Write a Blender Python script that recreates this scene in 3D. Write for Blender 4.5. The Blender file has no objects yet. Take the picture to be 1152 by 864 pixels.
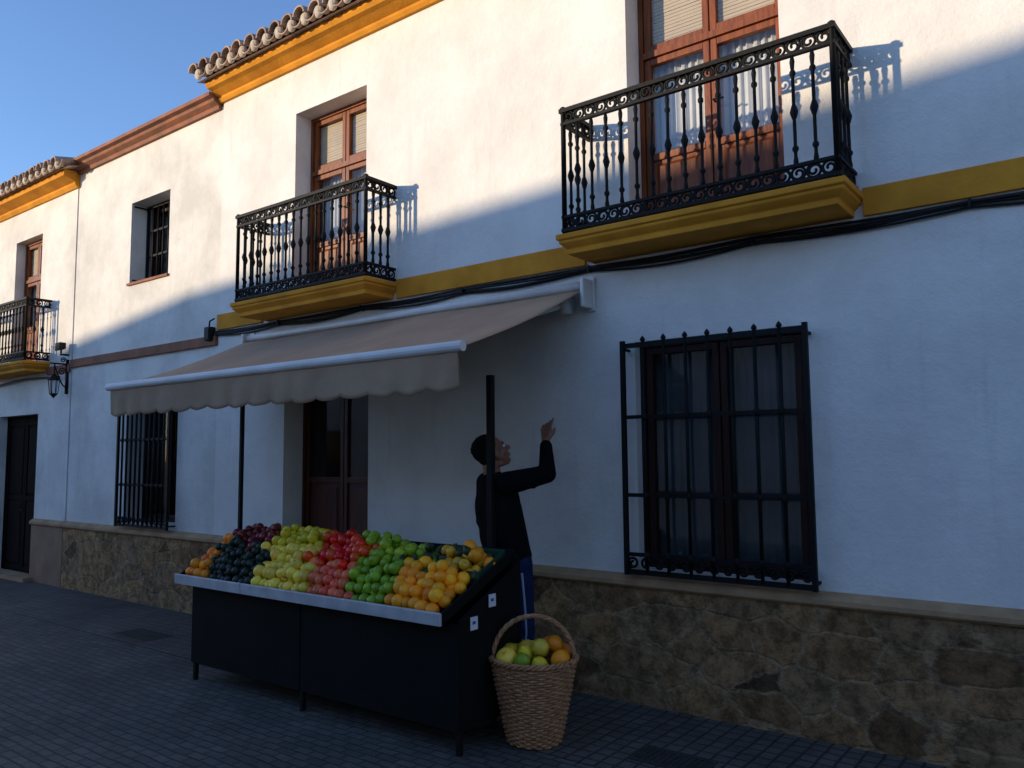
import bpy,bmesh,math,random
from mathutils import Vector,Matrix,Euler
R=math.radians; rnd=random.Random(7); PI=math.pi
V=Vector
col=bpy.context.scene.collection
sc=bpy.context.scene
# ------------------------------------------------------------ camera
A_=R(37.2);P_=R(5.1);RO=R(0.5)
CL=V((0,-4.68,1.59))
Fw=V((-math.sin(A_)*math.cos(P_),math.cos(A_)*math.cos(P_),math.sin(P_)))
Rt=V((math.cos(A_),math.sin(A_),0)); Up=Rt.cross(Fw)
R2=Rt*math.cos(RO)-Up*math.sin(RO); U2=Up*math.cos(RO)+Rt*math.sin(RO)
cd=bpy.data.cameras.new('camera');cam=bpy.data.objects.new('camera',cd);col.objects.link(cam)
m=Matrix.Identity(4)
for i in range(3):
    m[i][0]=R2[i];m[i][1]=U2[i];m[i][2]=-Fw[i];m[i][3]=CL[i]
cam.matrix_world=m
cd.sensor_width=36;cd.lens=36*900/1152;cd.clip_end=2000;cd.clip_start=.05
sc.camera=cam
# ------------------------------------------------------------ materials
def nt(name):
    ma=bpy.data.materials.new(name);ma.use_nodes=True;t=ma.node_tree
    b=t.nodes['Principled BSDF'];return ma,t,b
def N(t,ty,**k):
    n=t.nodes.new(ty)
    for a,v in k.items():
        if a in n.inputs.keys(): n.inputs[a].default_value=v
        else: setattr(n,a,v)
    return n
def c4(c): return (c[0],c[1],c[2],1)
def Mt(name,c,rough=.6,c2=None,vs=5,bump=0,bs=40,bd=.01,metal=0,rand=0,spec=.5,stretch=None,coat=0):
    ma,t,b=nt(name);b.inputs['Roughness'].default_value=rough;b.inputs['Metallic'].default_value=metal
    b.inputs['Specular IOR Level'].default_value=spec
    if coat: b.inputs['Coat Weight'].default_value=coat
    tc=N(t,'ShaderNodeTexCoord');src=tc.outputs['Object']
    if stretch:
        mp=N(t,'ShaderNodeMapping');mp.inputs['Scale'].default_value=stretch
        t.links.new(src,mp.inputs['Vector']);src=mp.outputs[0]
    if c2 is None: c2=tuple(x*.75 for x in c)
    n=N(t,'ShaderNodeTexNoise',Scale=vs,Detail=5.0);t.links.new(src,n.inputs['Vector'])
    rp=N(t,'ShaderNodeValToRGB');rp.color_ramp.elements[0].position=.35;rp.color_ramp.elements[1].position=.68
    rp.color_ramp.elements[0].color=c4(c2);rp.color_ramp.elements[1].color=c4(c)
    t.links.new(n.outputs['Fac'],rp.inputs[0]);o=rp.outputs[0]
    if rand:
        oi=N(t,'ShaderNodeObjectInfo');hs=N(t,'ShaderNodeHueSaturation')
        mr=N(t,'ShaderNodeMapRange');mr.inputs['To Min'].default_value=.5-rand*.010;mr.inputs['To Max'].default_value=.5+rand*.018
        mv=N(t,'ShaderNodeMapRange');mv.inputs['To Min'].default_value=1-rand*.3;mv.inputs['To Max'].default_value=1+rand*.2
        mm=N(t,'ShaderNodeMath',operation='FRACT');ml=N(t,'ShaderNodeMath',operation='MULTIPLY');ml.inputs[1].default_value=7.31
        t.links.new(oi.outputs['Random'],mr.inputs[0]);t.links.new(oi.outputs['Random'],ml.inputs[0])
        t.links.new(ml.outputs[0],mm.inputs[0]);t.links.new(mm.outputs[0],mv.inputs[0])
        t.links.new(mr.outputs[0],hs.inputs['Hue']);t.links.new(mv.outputs[0],hs.inputs['Value'])
        t.links.new(o,hs.inputs['Color']);o=hs.outputs[0]
    t.links.new(o,b.inputs['Base Color'])
    if bump:
        n2=N(t,'ShaderNodeTexNoise',Scale=bs,Detail=6.0);t.links.new(src,n2.inputs['Vector'])
        bp=N(t,'ShaderNodeBump',Strength=bump,Distance=bd);t.links.new(n2.outputs['Fac'],bp.inputs['Height'])
        t.links.new(bp.outputs[0],b.inputs['Normal'])
    return ma
def plaster(name,c,c2,dirt=(.42,.38,.33)):
    ma,t,b=nt(name);b.inputs['Roughness'].default_value=.9;b.inputs['Specular IOR Level'].default_value=.15
    tc=N(t,'ShaderNodeTexCoord')
    n=N(t,'ShaderNodeTexNoise',Scale=1.3,Detail=8.0,Roughness=.65);t.links.new(tc.outputs['Object'],n.inputs['Vector'])
    rp=N(t,'ShaderNodeValToRGB');rp.color_ramp.elements[0].position=.38;rp.color_ramp.elements[1].position=.6
    rp.color_ramp.elements[0].color=c4(c2);rp.color_ramp.elements[1].color=c4(c);t.links.new(n.outputs['Fac'],rp.inputs[0])
    mp=N(t,'ShaderNodeMapping');mp.inputs['Scale'].default_value=(7,7,.6);t.links.new(tc.outputs['Object'],mp.inputs['Vector'])
    s=N(t,'ShaderNodeTexNoise',Scale=1.5,Detail=6.0,Roughness=.6);t.links.new(mp.outputs[0],s.inputs['Vector'])
    r2=N(t,'ShaderNodeValToRGB');r2.color_ramp.elements[0].position=.58;r2.color_ramp.elements[1].position=.8
    r2.color_ramp.elements[0].color=(0,0,0,1);r2.color_ramp.elements[1].color=(.25,.25,.25,1);t.links.new(s.outputs['Fac'],r2.inputs[0])
    mx=N(t,'ShaderNodeMixRGB');t.links.new(r2.outputs[0],mx.inputs[0]);t.links.new(rp.outputs[0],mx.inputs[1]);mx.inputs[2].default_value=c4(dirt)
    t.links.new(mx.outputs[0],b.inputs['Base Color'])
    a=N(t,'ShaderNodeTexNoise',Scale=7.0,Detail=10.0,Roughness=.7);t.links.new(tc.outputs['Object'],a.inputs['Vector'])
    bp=N(t,'ShaderNodeBump',Strength=.5,Distance=.025);t.links.new(a.outputs['Fac'],bp.inputs['Height'])
    f=N(t,'ShaderNodeTexNoise',Scale=70.0,Detail=4.0);t.links.new(tc.outputs['Object'],f.inputs['Vector'])
    b2=N(t,'ShaderNodeBump',Strength=.4,Distance=.004);t.links.new(f.outputs['Fac'],b2.inputs['Height']);t.links.new(bp.outputs[0],b2.inputs['Normal'])
    t.links.new(b2.outputs[0],b.inputs['Normal']);return ma
def stone(name):
    ma,t,b=nt(name);b.inputs['Roughness'].default_value=.9;b.inputs['Specular IOR Level'].default_value=.2
    tc=N(t,'ShaderNodeTexCoord');mp=N(t,'ShaderNodeMapping');mp.inputs['Scale'].default_value=(2.9,2.9,4.8)
    t.links.new(tc.outputs['Object'],mp.inputs['Vector'])
    dn=N(t,'ShaderNodeTexNoise',Scale=2.4,Detail=6.0,Roughness=.62);t.links.new(mp.outputs[0],dn.inputs['Vector'])
    ad=N(t,'ShaderNodeMixRGB',blend_type='LINEAR_LIGHT');ad.inputs[0].default_value=.19
    t.links.new(mp.outputs[0],ad.inputs[1]);t.links.new(dn.outputs['Color'],ad.inputs[2])
    v=N(t,'ShaderNodeTexVoronoi',Scale=1.0,feature='F1');ve=N(t,'ShaderNodeTexVoronoi',Scale=1.0,feature='DISTANCE_TO_EDGE')
    for q in (v,ve): q.inputs['Randomness'].default_value=.85
    t.links.new(ad.outputs[0],v.inputs['Vector']);t.links.new(ad.outputs[0],ve.inputs['Vector'])
    sp=N(t,'ShaderNodeSeparateColor');t.links.new(v.outputs['Color'],sp.inputs[0])
    rp=N(t,'ShaderNodeValToRGB');e=rp.color_ramp.elements
    e[0].position=0;e[0].color=(.17,.1,.055,1);e[1].position=1;e[1].color=(.58,.36,.17,1)
    for p,c in ((.2,(.48,.29,.14,1)),(.4,(.38,.245,.14,1)),(.6,(.55,.33,.155,1)),(.8,(.42,.27,.15,1))):
        q=e.new(p);q.color=c
    t.links.new(sp.outputs[0],rp.inputs[0])
    n=N(t,'ShaderNodeTexNoise',Scale=11.0,Detail=12.0,Roughness=.78);t.links.new(tc.outputs['Object'],n.inputs['Vector'])
    rr=N(t,'ShaderNodeValToRGB');rr.color_ramp.elements[0].position=.4;rr.color_ramp.elements[1].position=.59
    rr.color_ramp.elements[0].color=(.34,.3,.27,1);rr.color_ramp.elements[1].color=(1.2,1.12,1.02,1);t.links.new(n.outputs['Fac'],rr.inputs[0])
    me=N(t,'ShaderNodeValToRGB');me.color_ramp.elements[0].position=.01;me.color_ramp.elements[1].position=.06
    t.links.new(ve.outputs['Distance'],me.inputs[0])
    mx=N(t,'ShaderNodeMixRGB');t.links.new(me.outputs[0],mx.inputs[0]);mx.inputs[1].default_value=(.5,.34,.2,1);t.links.new(rp.outputs[0],mx.inputs[2])
    mu=N(t,'ShaderNodeMixRGB',blend_type='MULTIPLY');mu.inputs[0].default_value=.85
    t.links.new(mx.outputs[0],mu.inputs[1]);t.links.new(rr.outputs[0],mu.inputs[2])
    t.links.new(mu.outputs[0],b.inputs['Base Color'])
    hh=N(t,'ShaderNodeMath',operation='MULTIPLY_ADD');hh.inputs[1].default_value=2.2
    ms=N(t,'ShaderNodeMath',operation='MULTIPLY');ms.inputs[1].default_value=.55;t.links.new(me.outputs[0],ms.inputs[0])
    t.links.new(n.outputs['Fac'],hh.inputs[0]);t.links.new(ms.outputs[0],hh.inputs[2])
    bp=N(t,'ShaderNodeBump',Strength=1.0,Distance=.022);t.links.new(hh.outputs[0],bp.inputs['Height']);t.links.new(bp.outputs[0],b.inputs['Normal'])
    return ma
def paving(name,bw,bh,c1,c2,mort,msz,off=.5,rough=.7,dist=.012):
    ma,t,b=nt(name);b.inputs['Roughness'].default_value=rough;b.inputs['Specular IOR Level'].default_value=.3
    tc=N(t,'ShaderNodeTexCoord')
    dn=N(t,'ShaderNodeTexNoise',Scale=2.2,Detail=3.0);t.links.new(tc.outputs['Object'],dn.inputs['Vector'])
    ad=N(t,'ShaderNodeMixRGB',blend_type='LINEAR_LIGHT');ad.inputs[0].default_value=.022
    t.links.new(tc.outputs['Object'],ad.inputs[1]);t.links.new(dn.outputs['Color'],ad.inputs[2])
    br=N(t,'ShaderNodeTexBrick',Scale=1.0);br.offset=off
    br.inputs['Brick Width'].default_value=bw;br.inputs['Row Height'].default_value=bh;br.inputs['Mortar Size'].default_value=msz
    br.inputs['Mortar Smooth'].default_value=.8
    br.inputs['Color1'].default_value=c4(c1);br.inputs['Color2'].default_value=c4(c2);br.inputs['Mortar'].default_value=c4(mort)
    t.links.new(ad.outputs[0],br.inputs['Vector'])
    n=N(t,'ShaderNodeTexNoise',Scale=.9,Detail=9.0,Roughness=.75);t.links.new(tc.outputs['Object'],n.inputs['Vector'])
    rr=N(t,'ShaderNodeValToRGB');rr.color_ramp.elements[0].position=.35;rr.color_ramp.elements[1].position=.65
    rr.color_ramp.elements[0].color=(.58,.58,.58,1);rr.color_ramp.elements[1].color=(1.22,1.18,1.13,1);t.links.new(n.outputs['Fac'],rr.inputs[0])
    mu=N(t,'ShaderNodeMixRGB',blend_type='MULTIPLY');mu.inputs[0].default_value=1
    t.links.new(br.outputs['Color'],mu.inputs[1]);t.links.new(rr.outputs[0],mu.inputs[2]);t.links.new(mu.outputs[0],b.inputs['Base Color'])
    f=N(t,'ShaderNodeTexNoise',Scale=20.0,Detail=8.0);t.links.new(tc.outputs['Object'],f.inputs['Vector'])
    hh=N(t,'ShaderNodeMath',operation='MULTIPLY_ADD');hh.inputs[1].default_value=-1.0
    t.links.new(br.outputs['Fac'],hh.inputs[0]);t.links.new(f.outputs['Fac'],hh.inputs[2])
    bp=N(t,'ShaderNodeBump',Strength=.9,Distance=dist);t.links.new(hh.outputs[0],bp.inputs['Height']);t.links.new(bp.outputs[0],b.inputs['Normal'])
    return ma
def glassmat():
    ma=bpy.data.materials.new('glass');ma.use_nodes=True;t=ma.node_tree;t.nodes.clear()
    o=N(t,'ShaderNodeOutputMaterial');mx=N(t,'ShaderNodeMixShader');tr=N(t,'ShaderNodeBsdfTransparent');gl=N(t,'ShaderNodeBsdfGlossy',Roughness=.04)
    tr.inputs[0].default_value=(.85,.87,.88,1);mx.inputs[0].default_value=.06
    t.links.new(tr.outputs[0],mx.inputs[1]);t.links.new(gl.outputs[0],mx.inputs[2]);t.links.new(mx.outputs[0],o.inputs[0])
    return ma
m_white=plaster('white_plaster',(.82,.785,.735),(.71,.675,.625))
m_whiteB=plaster('white_plaster_worn',(.79,.75,.69),(.62,.59,.54))
m_stone=stone('rubble_stone')
m_cap=Mt('stone_cap',(.5,.31,.165),.85,(.34,.21,.115),6,.5,30,spec=.2)
m_flatbase=Mt('brown_render',(.36,.2,.12),.85,(.24,.13,.08),3,.4,25)
m_yel=Mt('ochre_paint',(.74,.31,.03),.85,(.56,.225,.022),4,.4,30,spec=.2)
m_brn=Mt('red_brown_paint',(.34,.12,.06),.8,(.2,.08,.045),5,.5,25)
m_tile=Mt('clay_tile',(.5,.34,.24),.85,(.22,.145,.11),7,.5,30)
m_mort=Mt('pale_mortar',(.6,.52,.44),.9,(.45,.38,.3),9)
m_iron=Mt('black_iron',(.006,.006,.006),.6,None,10,.2,60,spec=.2)
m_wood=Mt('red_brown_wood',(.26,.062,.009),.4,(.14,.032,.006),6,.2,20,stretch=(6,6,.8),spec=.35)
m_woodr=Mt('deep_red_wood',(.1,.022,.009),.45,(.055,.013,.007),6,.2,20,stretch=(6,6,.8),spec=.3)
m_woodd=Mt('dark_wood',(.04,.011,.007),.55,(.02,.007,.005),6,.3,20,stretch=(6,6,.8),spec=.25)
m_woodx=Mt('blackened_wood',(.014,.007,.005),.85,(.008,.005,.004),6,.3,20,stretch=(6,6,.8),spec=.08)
m_glass=glassmat()
m_curt=Mt('white_curtain',(.8,.78,.76),.9,(.64,.63,.62),3)
m_curtd=Mt('grey_curtain',(.065,.08,.085),.9,(.045,.055,.06),3)
m_blind=Mt('beige_blind',(.72,.56,.38),.8,(.6,.46,.31),3)
m_dark=Mt('dark_room',(.012,.011,.01),1)  # near-black colour stands in for the darkness of an unlit room
m_fab=Mt('beige_canvas',(.43,.285,.18),.9,(.345,.225,.14),2.2,.3,9,.03)
m_alu=Mt('white_metal',(.76,.73,.70),.4,(.64,.61,.59),4)
m_stall=Mt('dark_green_board',(.006,.008,.008),.75,(.004,.005,.005),3,.15,30,spec=.15)
m_lip=Mt('pale_metal',(.57,.57,.58),.45,(.43,.43,.45),8,.2,30)
m_rub=Mt('black_rubber',(.008,.008,.008),.6,spec=.3)
m_wick=Mt('wicker',(.56,.28,.13),.65,(.32,.15,.07),30,.4,90)
m_skin=Mt('skin',(.27,.11,.056),.5,(.2,.082,.045),20)
m_swe=Mt('black_knit',(.006,.006,.007),.95,(.004,.004,.005),8,.5,14,.02,spec=.08)
m_jean=Mt('blue_denim',(.014,.026,.085),.9,(.009,.016,.052),12,.5,22,.015,spec=.1)
m_hair=Mt('dark_hair',(.009,.007,.006),.85,None,40,.8,120,spec=.12)
m_shoe=Mt('shoe_leather',(.02,.018,.016),.5)
m_card=Mt('white_card',(.75,.76,.78),.6,(.7,.7,.72),5)
m_str=Mt('pale_stripe',(.34,.38,.5),.8,(.26,.3,.4),5)
m_blue=Mt('blue_print',(.04,.12,.4),.6)
m_green=Mt('green_plastic',(.012,.06,.035),.5,spec=.3)
m_grnd=Mt('earth',(.12,.11,.1),.9)
m_street=paving('street_setts',.13,.065,(.095,.086,.079),(.132,.121,.111),(.05,.047,.043),.008,dist=.008)
m_pave=paving('pavement_tiles',.09,.09,(.105,.095,.085),(.138,.126,.113),(.048,.044,.041),.010,off=0,rough=.65,dist=.009)
# ------------------------------------------------------------ mesh helpers
class MB:
    def __init__(s): s.bm=bmesh.new()
    def box(s,x0,x1,y0,y1,z0,z1):
        v=[s.bm.verts.new((x,y,z)) for x in (x0,x1) for y in (y0,y1) for z in (z0,z1)]
        for f in ((0,1,3,2),(4,6,7,5),(0,4,5,1),(2,3,7,6),(0,2,6,4),(1,5,7,3)): s.bm.faces.new([v[i] for i in f])
        return s
    def quad(s,pts): s.bm.faces.new([s.bm.verts.new(p) for p in pts]);return s
    def loft(s,loops,caps=True,closed=True,mi=0):
        vs=[[s.bm.verts.new(p) for p in l] for l in loops]
        n=len(vs[0])
        for a,b in zip(vs[:-1],vs[1:]):
            for i in range(n if closed else n-1):
                j=(i+1)%n; s.bm.faces.new((a[i],a[j],b[j],b[i]))
        if caps: s.bm.faces.new(vs[0][::-1]);s.bm.faces.new(vs[-1])
        return s
    def tube(s,pts,r,seg=8,closed=False,flat=1.0):
        pts=[V(p) for p in pts];n=len(pts);rs=r if isinstance(r,(list,tuple)) else [r]*n
        nrm=None;rings=[]
        cs=[(math.cos(2*PI*k/seg),math.sin(2*PI*k/seg)) for k in range(seg)]
        for i in range(n):
            if closed: t=(pts[(i+1)%n]-pts[i-1])
            else: t=pts[min(i+1,n-1)]-pts[max(i-1,0)]
            t=t.normalized() if t.length>1e-9 else V((0,0,1))
            if nrm is None:
                a=V((0,0,1)) if abs(t.z)<.9 else V((1,0,0)); nrm=(a-t*a.dot(t)).normalized()
            else:
                nrm=nrm-t*nrm.dot(t);nrm=nrm.normalized() if nrm.length>1e-6 else t.orthogonal().normalized()
            b=t.cross(nrm)
            rings.append([s.bm.verts.new(pts[i]+nrm*(rs[i]*flat*c)+b*(rs[i]*q)) for c,q in cs])
        for i in range(n if closed else n-1):
            a=rings[i];b=rings[(i+1)%n]
            for k in range(seg): s.bm.faces.new((a[k],a[(k+1)%seg],b[(k+1)%seg],b[k]))
        if not closed: s.bm.faces.new(rings[0][::-1]);s.bm.faces.new(rings[-1])
        return s
    def cyl(s,p,q,r,r2=None,seg=10): return s.tube([p,q],[r,r if r2 is None else r2],seg)
    def rev(s,prof,xf,seg=14):
        rings=[]
        for r,z in prof:
            if r<1e-5: rings.append([s.bm.verts.new(xf(V((0,0,z))))])
            else: rings.append([s.bm.verts.new(xf(V((r*math.cos(2*PI*k/seg),r*math.sin(2*PI*k/seg),z)))) for k in range(seg)])
        for a,b in zip(rings[:-1],rings[1:]):
            if len(a)==1 and len(b)==1: continue
            for k in range(seg):
                j=(k+1)%seg
                if len(a)==1: s.bm.faces.new((a[0],b[j],b[k]))
                elif len(b)==1: s.bm.faces.new((a[k],a[j],b[0]))
                else: s.bm.faces.new((a[k],a[j],b[j],b[k]))
        if len(rings[0])>1: s.bm.faces.new(rings[0][::-1])
        if len(rings[-1])>1: s.bm.faces.new(rings[-1])
        return s
    def lathe(s,prof,c=(0,0,0),seg=14):
        c=V(c);return s.rev(prof,lambda p:p+c,seg)
    def ell(s,c,r,mat=None,seg=20,rings=12):
        c=V(c);r=tuple(r)
        prof=[(math.sin(PI*i/rings) if 0<i<rings else 0,-math.cos(PI*i/rings)) for i in range(rings+1)]
        if mat is None: f=lambda p:V((c.x+p.x*r[0],c.y+p.y*r[1],c.z+p.z*r[2]))
        else: f=lambda p:mat@V((c.x+p.x*r[0],c.y+p.y*r[1],c.z+p.z*r[2]))
        return s.rev(prof,f,seg)
    def cap(s,p,q,r1,r2,mat=None):
        p=V(p);q=V(q);n=max(2,int((q-p).length/(min(r1,r2)*.4))+1)
        for i in range(n+1):
            f=i/n;s.ell(p.lerp(q,f),[r1+(r2-r1)*f]*3,mat,14,8)
        return s
    def build(s,name,mat,parent=None,smooth=False,bevel=0,norm=True):
        if norm: bmesh.ops.recalc_face_normals(s.bm,faces=s.bm.faces[:])
        me=bpy.data.meshes.new(name);s.bm.to_mesh(me);s.bm.free()
        o=bpy.data.objects.new(name,me);col.objects.link(o)
        if mat: me.materials.append(mat)
        if smooth: me.polygons.foreach_set('use_smooth',[True]*len(me.polygons))
        if bevel:
            b=o.modifiers.new('bevel','BEVEL');b.width=bevel;b.segments=2;b.limit_method='ANGLE'
        put(o,parent);return o
def put(o,parent):
    if parent is None: return
    o.parent=parent
    if parent.type=='EMPTY' and not parent.get('_local'): o.matrix_parent_inverse=Matrix.Translation(-parent.location)
def tag(o,label=None,cat=None,group=None,kind=None):
    if label:o['label']=label
    if cat:o['category']=cat
    if group:o['group']=group
    if kind:o['kind']=kind
    return o
def empty(name,loc,label,cat,group=None,rz=0):
    o=bpy.data.objects.new(name,None);col.objects.link(o);o.location=loc;o.rotation_euler.z=rz;o.empty_display_size=.1
    return tag(o,label,cat,group)
# ------------------------------------------------------------ ground
g=MB().quad([(-600,-600,0),(600,-600,0),(600,600,0),(-600,600,0)]).build('ground',m_grnd);tag(g,kind='structure')
g=MB().quad([(-60,-9.2,.004),(20,-9.2,.004),(20,-1.06,.004),(-60,-1.06,.004)]).build('street',m_street);tag(g,kind='structure')
g=MB().quad([(-60,-1.06,.008),(20,-1.06,.008),(20,.02,.008),(-60,.02,.008)]).build('pavement',m_pave);tag(g,kind='structure')
GZ=.008
# ------------------------------------------------------------ house builders
def wall(x0,x1,z0,z1,ops,y=0,dep=.2,mat=m_white,parent=None,back=6):
    mb=MB();xs=sorted({x0,x1,*[o[0] for o in ops],*[o[1] for o in ops]});zs=sorted({z0,z1,*[o[2] for o in ops],*[o[3] for o in ops]})
    for a,b in zip(xs[:-1],xs[1:]):
        for c,d in zip(zs[:-1],zs[1:]):
            cx=(a+b)/2;cz=(c+d)/2
            if any(o[0]<cx<o[1] and o[2]<cz<o[3] for o in ops): continue
            mb.quad([(a,y,c),(b,y,c),(b,y,d),(a,y,d)])
    for o in ops:
        a,b,c,d=o[:4];D=o[4] if len(o)>4 else dep
        D+=.1
        mb.quad([(a,y,c),(a,y+D,c),(a,y+D,d),(a,y,d)]);mb.quad([(b,y,c),(b,y+D,c),(b,y+D,d),(b,y,d)])
        mb.quad([(a,y,d),(b,y,d),(b,y+D,d),(a,y+D,d)]);mb.quad([(a,y,c),(b,y,c),(b,y+D,c),(a,y+D,c)])
    mb.quad([(x0,y,z0),(x0,y+back,z0),(x0,y+back,z1),(x0,y,z1)]);mb.quad([(x1,y,z0),(x1,y+back,z0),(x1,y+back,z1),(x1,y,z1)])
    mb.quad([(x0,y+back,z0),(x1,y+back,z0),(x1,y+back,z1),(x0,y+back,z1)])
    mb.quad([(x0,y,z1),(x1,y,z1),(x1,y+back,z1),(x0,y+back,z1)])
    bmesh.ops.remove_doubles(mb.bm,verts=mb.bm.verts[:],dist=1e-4)
    return mb.build('wall',mat,parent)
def joinery(par,kind,x0,x1,z0,z1,y,wood,panel_h=0,transom=None,blind=False,curtain=None,label=None,leaves=2,mullz=(),amp=1.0):
    fr=MB();f=.035
    fr.box(x0,x0+f,y,y+.07,z0,z1).box(x1-f,x1,y,y+.07,z0,z1).box(x0+f,x1-f,y,y+.07,z1-f,z1).box(x0+f,x1-f,y,y+.07,z0,z0+.03)
    if transom: fr.box(x0+f,x1-f,y-.005,y+.07,transom,transom+.045)
    root=fr.build(kind,wood,par)
    if label: root['label']=label
    w=(x1-x0-2*f)/leaves
    for i in range(leaves):
        a=x0+f+i*w;b=a+w;a+=.004;b-=.004;st=.045
        tops=[(z0+.03,transom if transom else z1-f)]
        if transom: tops.append((transom+.045,z1-f))
        lf=MB()
        for k,(c,d) in enumerate(tops):
            c+=.004;d-=.004
            lf.box(a,a+st,y+.012,y+.055,c,d).box(b-st,b,y+.012,y+.055,c,d).box(a+st,b-st,y+.012,y+.055,d-st,d).box(a+st,b-st,y+.012,y+.055,c,c+st)
            gz=c+st
            if k==0 and panel_h:
                lf.box(a+st,b-st,y+.012,y+.055,c+panel_h,c+panel_h+.05);gz=c+panel_h+.05
            for mz in mullz:
                if gz<mz<d: lf.box(a+st,b-st,y+.016,y+.05,mz,mz+.025)
        l=lf.build('leaf_frame',wood,root,bevel=.004)
        for k,(c,d) in enumerate(tops):
            c+=.004;d-=.004;gz=c+st
            if k==0 and panel_h:
                segs=[(c+st,c+panel_h)] if panel_h<.7 else [(c+st,c+panel_h*.48),(c+panel_h*.48+.05,c+panel_h)]
                pm=MB()
                if len(segs)==2: pm.box(a+st,b-st,y+.013,y+.05,segs[0][1],segs[1][0])
                for (pa,pb) in segs:
                    pm.box(a+st,b-st,y+.028,y+.045,pa,pb)
                    pm.loft([[(a+st+.025,y+.028,pa+.025),(b-st-.025,y+.028,pa+.025),(b-st-.025,y+.028,pb-.025),(a+st+.025,y+.028,pb-.025)],
                         [(a+st+.05,y+.012,pa+.05),(b-st-.05,y+.012,pa+.05),(b-st-.05,y+.012,pb-.05),(a+st+.05,y+.012,pb-.05)]])
                pm.build('wood_panel',wood,root);gz=c+panel_h+.05
            if gz>d-st-.01: continue
            MB().quad([(a+st,y+.035,gz),(b-st,y+.035,gz),(b-st,y+.035,d-st),(a+st,y+.035,d-st)]).build('pane',m_glass,root)
            if blind and k==len(tops)-1:
                bl=MB();z=d-st
                while z>gz:
                    bl.box(a+st-.02,b-st+.02,y+.06+.003*rnd.random(),y+.07,z-.022,z);z-=.025
                bl.build('blind',m_blind,root)
            if curtain and not (blind and k==len(tops)-1):
                cm=MB();n=60;ph=rnd.random()*6
                L=[]
                for q in range(n+1):
                    xx=a+(b-a)*q/n; L.append((xx,y+.12+amp*(.012*math.sin(q*.9+ph)+.006*math.sin(q*2.1))))
                for (p0,p1) in zip(L[:-1],L[1:]): cm.quad([(p0[0],p0[1],gz-.03),(p1[0],p1[1],gz-.03),(p1[0],p1[1],d),(p0[0],p0[1],d)])
                bmesh.ops.remove_doubles(cm.bm,verts=cm.bm.verts[:],dist=1e-4)
                cm.build('curtain',curtain,root,smooth=True)
    if kind=='door':
        MB().tube([(x0+(x1-x0)/2+.03,y+.012,z0+.85),(x0+(x1-x0)/2+.03,y-.03,z0+.85),(x0+(x1-x0)/2+.1,y-.03,z0+.845)],.007,8).build('handle',m_iron,root,True)
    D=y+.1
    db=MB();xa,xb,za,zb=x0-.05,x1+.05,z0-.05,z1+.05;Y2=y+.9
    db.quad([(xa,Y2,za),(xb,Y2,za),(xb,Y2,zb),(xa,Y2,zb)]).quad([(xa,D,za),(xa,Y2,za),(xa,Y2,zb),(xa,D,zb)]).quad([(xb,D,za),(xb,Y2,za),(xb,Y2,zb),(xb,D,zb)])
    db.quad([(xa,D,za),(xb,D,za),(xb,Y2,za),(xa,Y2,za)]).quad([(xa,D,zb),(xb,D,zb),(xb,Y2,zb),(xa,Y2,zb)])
    db.build('unlit_room_box',m_dark,root)  # box added behind the opening to block light, room darkness put into its colour
    return root
def mk_baluster(h):
    r=.010
    pr=[(r,0),(.015,h*.03),(r,h*.08),(r,h*.12),(.018,h*.14),(.018,h*.16),(r,h*.18),(r,h*.42),(.015,h*.44),(.024,h*.49),(.015,h*.54),(r,h*.56),(r,h*.82),(.018,h*.84),(.018,h*.86),(r,h*.88),(.015,h*.96),(r,h)]
    return MB().lathe(pr,(0,0,0),8).build('baluster',m_iron,None,True)
bal_me=None
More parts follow.
